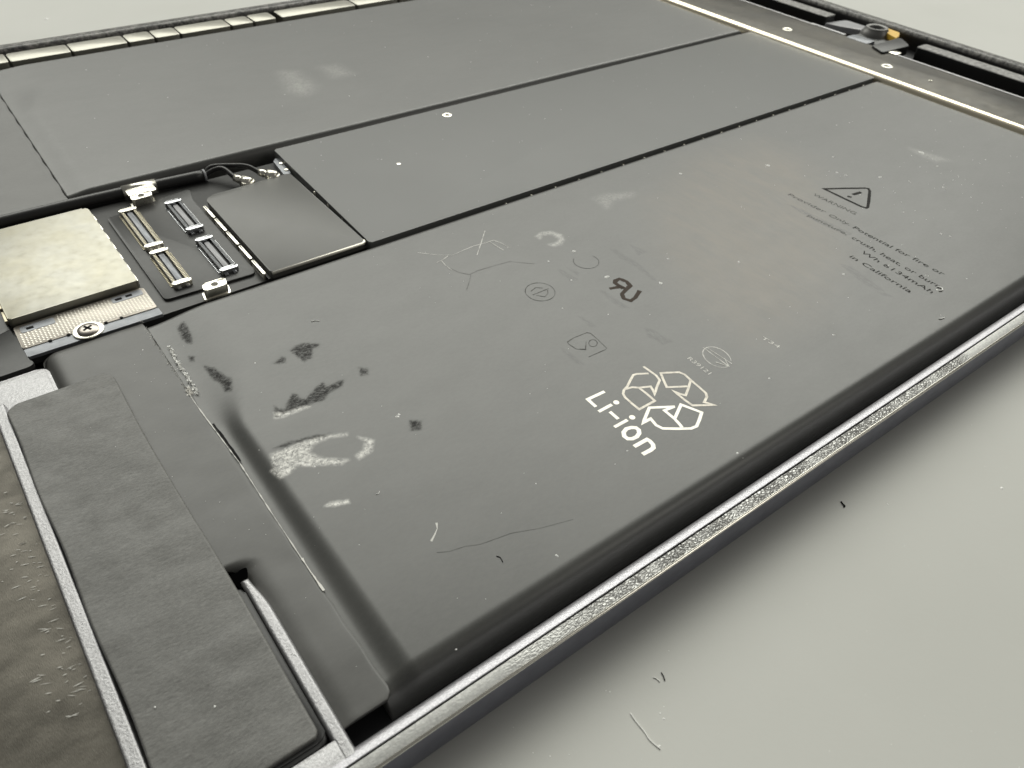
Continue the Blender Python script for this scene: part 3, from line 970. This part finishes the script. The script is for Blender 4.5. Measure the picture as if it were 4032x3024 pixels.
# ------------------------------------------------------------------ centre boards
base = prism('circuit_board', [(-25, 90.9), (-0.7, 90.9), (-0.7, 92.0), (46.2, 92.0), (46.2, 125.0), (-25, 125.0)], 2.0, 3.02, M['pcb'], tab, 0.08, 2, 0.0, label='black base circuit board between the two batteries')
prism('board_tongue', [(-25, 89.4), (-1.2, 89.6), (-0.5, 90.1), (-0.9, 90.9), (-1.5, 98.7), (-1.7, 124), (-25, 124)], 3.03, 3.62, M['pcb'], base, 0.12, 3, 0.4, label='rounded black board end beside the gold shield')
cpad = prism('connector_board', [P(*q, 3.3) for q in [(420, 860), (650, 1182), (1003, 1077), (1000, 1060), (760, 790), (745, 745)]], 3.03, 3.36, M['pcb'], tab, 0.06, 2, 0.7, label='thin black connector board carrying four sockets')
# big shield over the main board
main = prism('main_board_shield', [(46.35, 126.65), (45.25, 90.75), (173.4, 90.85), (173.4, 126.7)], 2.2, 4.52, M['paint'], tab, 0.22, 4, 0.35, label='long satin grey shield plate over the main board')
lathe('screw_hole', 80.3, 123.4, [(0.95, 4.515), (0.95, 4.56), (0.80, 4.60), (0.50, 4.58), (0.42, 4.53), (0.40, 4.40)], M['steel'], main, 24)
lathe('hole_shadow', 80.3, 123.4, [(0.38, 4.50), (0.38, 4.545)], M['black'], main, 16)
lathe('solder_spot', *P(1570, 645, 4.52), [(0.42, 4.50), (0.40, 4.56), (0.2, 4.63)], M['steel'], main, 7)
for q in [(1241, 756), (1295, 805), (1352, 858), (1411, 912), (1448, 948)]:
    x, y = P(*q, 4.0)
    lathe('solder_nub', x, y, [(0.36, 3.02), (0.36, 3.9), (0.26, 4.1), (0.1, 4.18)], M['steel'], main, 8)
# bead row along the near edge of the long shield
bead = None
for i in range(20):
    x = 70 + i * 5.2
    if bead is None:
        bead = lathe('edge_bead', 100, 90.52, [(0.22, 3.2), (0.22, 3.6), (0.18, 3.78), (0.08, 3.85)], M['edgesteel'], main, 8)
        first = bead
    else:
        bead = first.copy()
        COL.objects.link(bead)
    bead.location = ((x - 100) * MM, 0, 0)
# small grey lid with cut frame
lid = prism('radio_shield', [(30.25, 115.6), (30.2, 91.55), (45.0, 91.6), (44.95, 117.4), (31.2, 116.9)], 3.3, 4.42, M['lid'], tab, 0.16, 3, 0.45, label='small grey lid with a bright front edge between sockets and main shield')
tube('bright_edge', [(30.35, 91.50, 4.20), (44.4, 91.52, 4.20), (44.85, 91.75, 4.22), (45.0, 92.2, 4.22)], 0.25, M['edgesteel'], lid, 10)
for i in range(5):
    ya = 115.0 - i * 4.62
    box('frame_segment', 29.35, 29.72, ya - 4.15, ya, 3.03, 3.98, M['steel'], lid, 0.08, 2, 0.1)
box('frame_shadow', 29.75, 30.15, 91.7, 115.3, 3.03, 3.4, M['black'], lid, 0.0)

# sockets
def socket(name, cx, cy, L, Wd, gold_, label):
    e = box(name, cx - Wd / 2, cx + Wd / 2, cy - L / 2, cy + L / 2, 3.36, 3.55, M['black'], tab, 0.05, 1, 0.25, label=label)
    body = M['goldpin'] if gold_ else M['black']
    for s in (-1, 1):
        box('side_rail', cx + s * Wd * 0.39 - 0.24, cx + s * Wd * 0.39 + 0.24, cy - L / 2 + 0.3, cy + L / 2 - 0.3, 3.55, 4.05, M['black'] if not gold_ else M['rail'], e, 0.08, 2)
        n = int(L / 0.42)
        for (xa, xb, za, zb, pm) in ((cx + s * Wd * 0.5, cx + s * (Wd * 0.5 + 0.28), 3.37, 3.50, 'goldpin' if gold_ else 'chrome'), (cx + s * Wd * 0.29, cx + s * Wd * 0.45, 4.03, 4.075, 'goldpin' if gold_ else 'slate')):
            V, F = [], []
            xl, xr = min(xa, xb), max(xa, xb)
            for i in range(n):
                y = cy - L / 2 + 0.8 + i * (L - 1.6) / (n - 1)
                b = len(V)
                for zz in (za, zb):
                    V += [(xl, y - 0.07, zz), (xr, y - 0.07, zz), (xr, y + 0.07, zz), (xl, y + 0.07, zz)]
                F += [(b, b + 1, b + 2, b + 3), (b + 4, b + 5, b + 6, b + 7), (b, b + 1, b + 5, b + 4), (b + 1, b + 2, b + 6, b + 5), (b + 2, b + 3, b + 7, b + 6), (b + 3, b, b + 4, b + 7)]
            raw('contact_pins', V, F, M[pm], e, False, kind='stuff')
    for s in (-1, 1):
        yc = cy + s * (L / 2 - 0.32)
        cap = prism('end_cap', [(cx - Wd / 2 - 0.12, yc - 0.42), (cx + Wd / 2 + 0.12, yc - 0.42), (cx + Wd / 2 + 0.12, yc + 0.42), (cx - Wd / 2 - 0.12, yc + 0.42)], 3.4, 4.16, M['steel'] if gold_ else M['chrome'], e, 0.16, 3, 0.28)
    for s in (-0.6, 0.6):
        box('solder_foot', cx + s - 0.25, cx + s + 0.25, cy - L / 2 - 0.42, cy - L / 2 - 0.02, 3.37, 3.62, M['chrome'], e, 0.08, 2)
    box('centre_bar', cx - Wd * 0.15, cx + Wd * 0.15, cy - L / 2 + 1.0, cy + L / 2 - 1.0, 3.55, 3.92 if gold_ else 3.80, M['slate'] if gold_ else M['white'], e, 0.06, 2, 0.2)
    return e
M['rail'] = simple('amber_socket_rail', (0.06, 0.056, 0.046), 0.35, 0.2, 0.2, 4, 0.2, 1.5)
socket('socket', 19.45, 113.9, 12.6, 2.35, True, 'amber socket beside the cable clamp')
socket('socket', 19.50, 101.2, 9.9, 2.35, True, 'amber socket nearest the mesh plate')
socket('socket', 26.0, 114.1, 10.0, 2.3, False, 'chrome ended socket beside the coaxial plugs')
socket('socket', 26.0, 101.0, 10.0, 2.3, False, 'chrome ended socket beside the screw standoff')

# standoffs
def standoff(cx, cy, rot, label):
    pts = []
    for dx, dy in ((-1.75, -0.9), (1.45, -0.9), (1.75, 0.9), (-1.45, 0.9)):
        pts.append((cx + dx * math.cos(rot) - dy * math.sin(rot), cy + dx * math.sin(rot) + dy * math.cos(rot)))
    e = prism('standoff', pts, 3.03, 4.62, M['steel'], tab, 0.14, 3, 0.45, label=label)
    lathe('thread_hole', cx, cy, [(0.72, 4.60), (0.66, 4.65), (0.52, 4.63)], M['steel'], e, 20)
    lathe('hole_shadow', cx, cy, [(0.50, 4.60), (0.50, 4.641)], M['brass'], e, 16)
    prism('solder_skirt', [(cx + (p[0] - cx) * 1.14, cy + (p[1] - cy) * 1.2) for p in pts], 3.03, 3.30, M['steel'], e, 0.15, 2, 0.3)
    return e
standoff(22.7, 92.75, 0.0, 'bright metal screw standoff in front of the sockets')
standoff(22.4, 122.3, 0.05, 'bright metal screw standoff joined to the cable clamp')

# ------------------------------------------------------------------ cable with two coaxial leads
cab = tube('cable', curve_pts([(-30, 127.0, 3.6), (-10, 126.95, 3.65), (3.4, 126.8, 3.65), (15, 126.6, 3.65), (24, 126.0, 3.7), (33.5, 125.2, 3.75)], 6), 0.98, M['rubber'], tab, 20, label='thick black sheathed cable running along the edge of the far battery')
tube('collar', [(33.2, 125.2, 3.75), (33.55, 125.18, 3.76)], 1.03, M['white'], cab, 20)
cl = tube('cable_clamp', [(20.6, 126.25, 3.68), (25.7, 125.9, 3.72)], 1.14, M['steel'], cab, 20)
box('clamp_tab', 20.8, 25.0, 122.9, 125.2, 4.35, 4.60, M['steel'], cab, 0.08, 2, 0.3)
def lead(ctrl, pa, pb):
    tube('coaxial_lead', curve_pts(ctrl, 8), 0.40, M['rubber'], cab, 12)
    a, b = Vector(pa), Vector(pb)
    d = b - a
    pl = tube('coaxial_plug', [a, a + d * 0.30, a + d * 0.33, a + d * 0.45, a + d * 0.48, a + d * 0.9, b], [0.62, 0.66, 0.55, 0.55, 0.95, 1.0, 0.75], M['steel'], cab, 12)
    lathe('plug_cap', b.x - d.x * 0.22, b.y - d.y * 0.22, [(1.2, 3.05), (1.2, 4.15), (1.05, 4.4), (0.5, 4.46)], M['steel'], cab, 18)
pa = (*P(925, 700, 4.3), 4.3); pb = (*P(990, 722, 4.1), 3.95)
qa = (*P(1020, 678, 4.4), 4.4); qb = (*P(1092, 697, 4.1), 4.0)
lead([(33.5, 125.0, 3.9), (35, 124.6, 4.6), (*P(880, 665, 4.9), 4.9), pa], pa, pb)
lead([(33.5, 125.4, 3.9), (35, 125.6, 4.7), (*P(920, 652, 5.2), 5.2), (*P(975, 656, 5.0), 5.0), qa], qa, qb)
# little oval coil beside the shield corner
coil = prism('test_connector', [P(*q, 3.6) for q in [(1073, 632), (1095, 622), (1150, 685), (1120, 692)]], 3.02, 3.7, M['slate'], tab, 0.25, 3, 0.5, label='tiny oval connector beside the main shield corner')
for q in ((1108, 643), (1128, 668)):
    x, y = P(*q, 3.75)
    lathe('contact', x, y, [(0.40, 3.6), (0.36, 3.85), (0.15, 3.9)], M['steel'], coil, 8)

# ------------------------------------------------------------------ gold shield, mesh plate
gs = prism('processor_shield', [(-1.25, 99.05), (14.6, 99.15), (14.55, 122.2), (14.0, 122.85), (-1.35, 122.8)], 3.05, 4.62, M['gold'], tab, 0.20, 4, 0.4, label='pale gold metal shield can beside the mesh plate')
for i in range(7):
    box('frame_tab', 14.55, 14.85, 100.3 + i * 3.2, 102.6 + i * 3.2, 3.05, 3.9, M['steel'], gs, 0.06, 2)
for i in range(3):
    box('frame_tab', -1.65, -1.3, 99.6 + i * 3.2, 102.0 + i * 3.2, 3.63, 4.2, M['goldpin'], gs, 0.06, 2)
mp = prism('mesh_plate', [(-1.1, 93.6), (15.0, 93.3), (14.9, 98.75), (-1.1, 98.75)], 3.05, 3.60, M['bronze'], tab, 0.06, 2, 0.35, label='pinkish bronze plate with a dot grid and a cross screw')
V, F = [], []
for i in range(38):
    for j in range(12):
        x, y = -0.65 + i * 0.415, 93.85 + j * 0.40 + (0.2 if i % 2 else 0)
        if y > 98.45 or (x < 3.7 and y > 96.7) or (x > 10.3 and y > 96.9) or math.hypot(x - 6.3, y - 93.2) < 1.75:
            continue
        b = len(V)
        for r, z in ((0.155, 3.595), (0.10, 3.65)):
            for k_ in range(6):
                V.append((x + r * math.cos(k_ * math.pi / 3), y + r * math.sin(k_ * math.pi / 3), z))
        F.append(tuple(b + 6 + k_ for k_ in range(6)))
        for k_ in range(6):
            F.append((b + k_, b + (k_ + 1) % 6, b + 6 + (k_ + 1) % 6, b + 6 + k_))
raw('dot_grid', V, F, M['dot'], mp, False, kind='stuff')
def window(poly, holes):
    wdw = prism('insulator_window', poly, 3.58, 3.64, M['slate'], mp, 0.02, 1, 0.3)
    for (x, y) in holes:
        box('slot', x - 0.42, x + 0.42, y - 0.26, y + 0.26, 3.60, 3.655, M['darkdust'], wdw, 0)
window(rect(-0.5, 3.5, 96.85, 98.25), [(0.6, 97.5)])
window(rect(10.55, 14.5, 97.1, 98.45), [(11.4, 97.7), (12.75, 97.8)])
prism('front_strip', [(-0.95, 91.75), (15.15, 91.55), (15.05, 93.25), (-1.05, 93.55)], 3.05, 3.50, M['slate'], mp, 0.12, 3, 0.15, label='slate grey strip along the front of the mesh plate')
for x in (2.0, 4.1, 8.6, 10.5):
    lathe('edge_notch', x, 93.5, [(0.22, 3.5), (0.22, 3.63)], M['darkdust'], mp, 8)
sc = lathe('cross_screw', 6.35, 92.9, [(1.28, 3.4), (1.28, 3.92), (1.16, 4.02), (0.6, 4.09), (0.1, 4.10)], M['screw'] if 'screw' in M else simple('dark_screw_steel', (0.36, 0.33, 0.30), 0.33, 1.0, 0.1, 3), mp, 28, label='small dark cross head screw with bright washer')
lathe('washer', 6.35, 93.1, [(1.85, 3.5), (1.85, 3.68), (1.7, 3.74), (1.3, 3.74)], M['steel'], mp, 32)
for a in (0.5, 0.5 + math.pi / 2):
    p = [(6.35 + dx * math.cos(a) - dy * math.sin(a), 92.9 + dx * math.sin(a) + dy * math.cos(a)) for dx, dy in ((-0.62, -0.16), (0.62, -0.16), (0.62, 0.16), (-0.62, 0.16))]
    prism('cross_slot', p, 4.0, 4.118, M['darkdust'], sc, 0)

# ------------------------------------------------------------------ magnets along the far rim
edges = [(-5.5, 5.7), (6.0, 17.9), (18.35, 29.95), (30.35, 41.6), (42.0, 47.45), (47.85, 53.1), (53.5, 64.95), (65.35, 70.55), (70.95, 76.3), (77.9, 97.7), (98.3, 110), (110.5, 130)]
for i, (a, b) in enumerate(edges):
    box('magnet', a, b, 191.75, 197.1 + 0.1 * math.sin(i * 2.3), 1.0, 4.78 + 0.03 * math.sin(i * 1.7), M['magnet'], tab, 0.12, 3, 0.45)
box('magnet_tray', -20, 172, 191.3, 198.2, 0.8, 2.0, M['black'], tab, 0)

# ------------------------------------------------------------------ right end: bracket, channel, camera
br = prism('end_bracket', [(176.0, 34), (192.3, 34), (192.6, 97), (193.2, 112), (193.8, 190), (176.0, 190)], 1.0, 4.30, M['brass'], tab, 0.15, 3, 0.4, label='dark brass end bracket with a bright rolled edge')
V, F = [], []
prof = [(173.75, 2.0), (173.72, 3.9), (173.85, 4.45), (174.15, 4.82), (174.6, 5.0), (175.1, 5.02), (175.6, 4.93), (176.0, 4.72), (176.3, 4.45), (176.5, 4.25)]
ys = np.linspace(34, 192, 40)
for y in ys:
    V += [(x, y, z) for x, z in prof]
for i in range(len(ys) - 1):
    for j in range(len(prof) - 1):
        a = i * len(prof) + j
        F.append((a, a + 1, a + len(prof) + 1, a + len(prof)))
raw('rolled_edge', V, F, M['brasslip'], br, True, label='bright rolled metal edge along the bracket')
for q, r in (((3100, 115), 1.25), ((3492, 260), 1.3), ((3663, 318), 0.42)):
    x, y = P(*q, 4.3)
    lathe('rivet_hole', x, y, [(r, 4.28), (r, 4.36), (r * 0.86, 4.42), (r * 0.6, 4.36), (r * 0.55, 4.31)], M['steel'], br, 24)
    if r > 1:
        lathe('hole_shadow', x, y, [(r * 0.55, 4.29), (r * 0.55, 4.335)], M['brass'], br, 18)
box('thin_edge', 191.8, 192.4, 40, 97, 4.28, 4.42, M['alu'], br, 0.05, 2)
box('thin_edge', 193.3, 193.8, 122, 188, 4.28, 4.40, M['alu'], br, 0.05, 2)
def bar(y0, y1, label):
    e = box('cover_bar', 200.6, 205.0, y0, y1, 0.8, 4.72, M['black'], tab, 0.3, 3, 0.8, label=label)
    soft_slab('bar_top', K(200.75), K(204.85), y0 + 0.2, y1 - 0.2, 4.80, 0.1, 4.65, M['bartop'], e, 0.5, 0.06, 9, rx=0.15)
    return e
def bt():
    n = NT('speckled_bar_top')
    g = n.noise(1.2, 7, 0.75)
    n.i('Base Color', n.mix(n.ramp(g, 0.4, 0.62), (0.09, 0.088, 0.085), (0.33, 0.32, 0.31)))
    n.i('Roughness', 0.42)
    n.i('Metallic', 0.4)
    n.bump(g, 0.6, 0.0002)
    return n.m
M['bartop'] = bt()
bar(36, 97.5, 'speckled black bar along the end rim beside the flat black plug')
bar(123.8, 188, 'speckled black bar along the end rim beside the grey flex sheet')
prism('flex_sheet', [(200.0, 123.6), (207.5, 122), (207.6, 113.5), (204.6, 113.2), (201.0, 120)], 2.2, 3.5, M['white'], tab, 0.1, 2, 0.8, label='light grey flex sheet leading to the camera')
cm = box('camera_module', 197.6, 207.0, 105.3, 113.6, 1.0, 3.3, M['black'], tab, 0.2, 2, 0.8, label='round black camera module in the end channel')
lathe('lens_barrel', 204.6, 111.2, [(3.9, 2.6), (3.7, 3.6), (3.2, 4.3), (2.85, 4.75), (2.7, 5.1), (2.2, 5.14), (1.9, 5.0), (1.7, 4.4)], M['camring'] if 'camring' in M else simple('grey_lens_ring', (0.2, 0.196, 0.19), 0.42, 0.3, 0.2, 3), cm, 36)
lathe('lens_glass', 204.6, 111.2, [(1.75, 4.3), (1.7, 4.45), (0.6, 4.55)], simple('lens_glass', (0.01, 0.01, 0.012), 0.1), cm, 24)
prism('yellow_tab', [P(*q, 4.55) for q in [(3493, 110), (3542, 128), (3540, 143), (3528, 150), (3495, 131)]], 3.2, 4.55, M['yellow'], cm, 0.05, 1, 0.2, label='bright yellow film tab beside the lens')
pg = prism('flat_plug', [P(*q, 4.75) for q in [(3432, 178), (3545, 148), (3582, 180), (3475, 206)]], 2.6, 4.75, M['black'], tab, 0.2, 3, 0.6, label='flat black plug between the camera and the end bar')
box('plug_tab', 191.6, 194.2, 97.2, 100.4, 4.31, 4.5, M['steel'], pg, 0.06, 2, 0.3)
box('plug_tab', 192.6, 196.4, 106.0, 112.0, 3.6, 4.35, M['slate'], pg, 0.1, 2, 0.4)
box('channel_rail', 194.2, 195.0, 113.5, 124, 1.0, 4.2, M['alu'], tab, 0.1, 2)

# ------------------------------------------------------------------ dust and lint
def specks(name, pts, mat, label, seed=5):
    rr = random.Random(seed)
    V, F = [], []
    for x, y, z, s in pts:
        b = len(V)
        n = 6
        el = rr.uniform(0.5, 1.0)
        ro = rr.uniform(0, math.pi)
        for i in range(n):
            a = 2 * math.pi * i / n
            r = s * rr.uniform(0.55, 1.15)
            dx, dy = r * math.cos(a), r * math.sin(a) * el
            V.append((x + dx * math.cos(ro) - dy * math.sin(ro), y + dx * math.sin(ro) + dy * math.cos(ro), z))
        V.append((x, y, z + s * 0.28))
        for i in range(n):
            F.append((b + i, b + (i + 1) % n, b + n))
    o = raw(name, V, F, mat, None, False)
    o['kind'] = 'stuff'
    o['label'] = label
    return o

sp = []
def cell_speck(px, py, s):
    x, y = P(px, py, 4.4)
    sp.append((x, y, float(nz(x, y)), s))
for px, py, s in [(2680, 683, .35), (3025, 652, .5), (2910, 1033, .38), (2600, 1116, .4), (2390, 1092, .5), (3295, 680, .4), (3330, 690, .45), (3465, 698, .4), (3715, 740, .5), (3625, 600, .55), (3635, 603, .4), (3690, 655, .4),
                  (3280, 618, .3), (3283, 1318, .3), (3285, 1700, .25), (1563, 1642, .3), (1572, 1634, .25), (1192, 1825, .16), (1216, 1832, .2), (1240, 1838, .14), (2192, 2187, .25), (1794, 2543, .15), (2904, 1784, .18), (722, 1557, .14),
                  (356, 1700, 0), (3030, 1490, .2), (3650, 1085, .45), (3690, 1140, .3), (3500, 1045, .35), (3320, 1080, .3), (2160, 1030, .2), (2215, 1215, .14), (2395, 1240, .15), (1005, 1430, .12), (1020, 1770, .1), (2110, 1905, .12), (2470, 1775, .15),
                  (3705, 920, .3), (3740, 930, .22), (2000, 975, .16), (2260, 990, .35), (2630, 1020, .3), (2250, 1105, .2)]:
    if s > 0:
        cell_speck(px, py, s * 0.9)
for _ in range(110):
    x, y = random.uniform(14, 172), 30 + 59 * random.random()
    sp.append((x, y, float(nz(x, y)), random.uniform(0.02, 0.055) * (1 + x / 120)))
for _ in range(60):
    x, y = random.gauss(135, 12), random.gauss(55, 9)
    if 33 < y < 88 and x < 172:
        sp.append((x, y, float(nz(x, y)), random.uniform(0.05, 0.16)))
for _ in range(60):
    x, y = random.uniform(20, 170), random.uniform(133, 188)
    sp.append((x, y, float(fz(x, y)), random.uniform(0.06, 0.16)))
for q in [(357, 1684), (562, 1378), (846, 2782), (610, 2785), (455, 1760)]:
    x, y = P(*q, 4.95)
    sp.append((x, y, 4.97, 0.13))
for _ in range(60):
    sp.append((random.uniform(1, 12), random.uniform(31, 90), 3.84, random.uniform(0.02, 0.045)))
for _ in range(70):
    sp.append((random.uniform(47, 172), random.uniform(92, 126), 4.52, random.uniform(0.04, 0.1)))
specks('dust', sp, M['bright'], 'pale dust specks scattered over the black batteries and shields')
ms = []
for px, py, s in [(2633, 2563, .10), (2400, 2724, .12), (2386, 2720, .08), (2600, 2810, .14), (2614, 2830, .16), (3495, 1986, .2), (2165, 2978, .13), (2098, 2965, .1), (2580, 2670, .09), (3946, 1923, .3), (2597, 2938, .12), (180, 75, .8)]:
    x, y = P(px, py, 0)
    ms.append((x, y, 0.01, s))
for _ in range(90):
    px, py = random.uniform(1900, 4032), random.uniform(1500, 3024)
    x, y = P(px, py, 0)
    if y < 23:
        ms.append((x, y, 0.01, random.uniform(0.025, 0.07)))
specks('crumbs', ms, M['bright'], 'tiny pale crumbs scattered on the grey mat', 9)

def fibre(px, r, mat, label, zl=0.06, group=None):
    pts = [(*P(*q, zl), zl) for q in px]
    o = tube('lint_fibre', curve_pts(pts, 6), r, mat, None, 6)
    o['label'] = label
    o['category'] = 'fibre'
    return o
fibre([(3312, 1975), (3318, 1984), (3326, 1992), (3322, 1996)], 0.09, M['darkdust'], 'thick dark lint flake on the mat in front of the rim')
fibre([(2604, 2648), (2612, 2662), (2618, 2680)], 0.05, M['darkdust'], 'short dark hair on the mat beside a pale curl')
fibre([(2572, 2667), (2585, 2672), (2598, 2684)], 0.05, M['bright'], 'short pale curled fibre on the mat')
fibre([(2482, 2808), (2500, 2835), (2520, 2860), (2540, 2885), (2560, 2915), (2600, 2950)], 0.055, M['bright'], 'long pale broken thread on the mat')
x, y = 0, 0
def cell_fibre(px, r, mat, label, zl=4.4):
    pts = []
    for q in px:
        x, y = P(*q, zl)
        pts.append((x, y, float(nz(x, y)) + r * 0.8))
    o = tube('lint_fibre', curve_pts(pts, 6), r, mat, None, 6)
    o['label'] = label
    o['category'] = 'fibre'
cell_fibre([(1955, 2190), (1970, 2196), (1980, 2214)], 0.045, M['darkdust'], 'small dark hair on the battery near the front rim')
cell_fibre([(1226, 1268), (1240, 1264), (1258, 1265)], 0.05, M['bright'], 'short white fibre on the battery in front of the grey lid')
cell_fibre([(3690, 1130), (3708, 1136), (3710, 1144), (3698, 1146)], 0.10, M['bright'], 'curled white fibre at the end of the warning text')
cell_fibre([(3697, 1254), (3706, 1255), (3718, 1251)], 0.08, M['bright'], 'short white fibre between the warning text and the front rim')
cell_fibre([(1480, 1948), (1490, 1946), (1495, 1936)], 0.035, M['bright'], 'thin white curl on the battery beside the bright scuff')
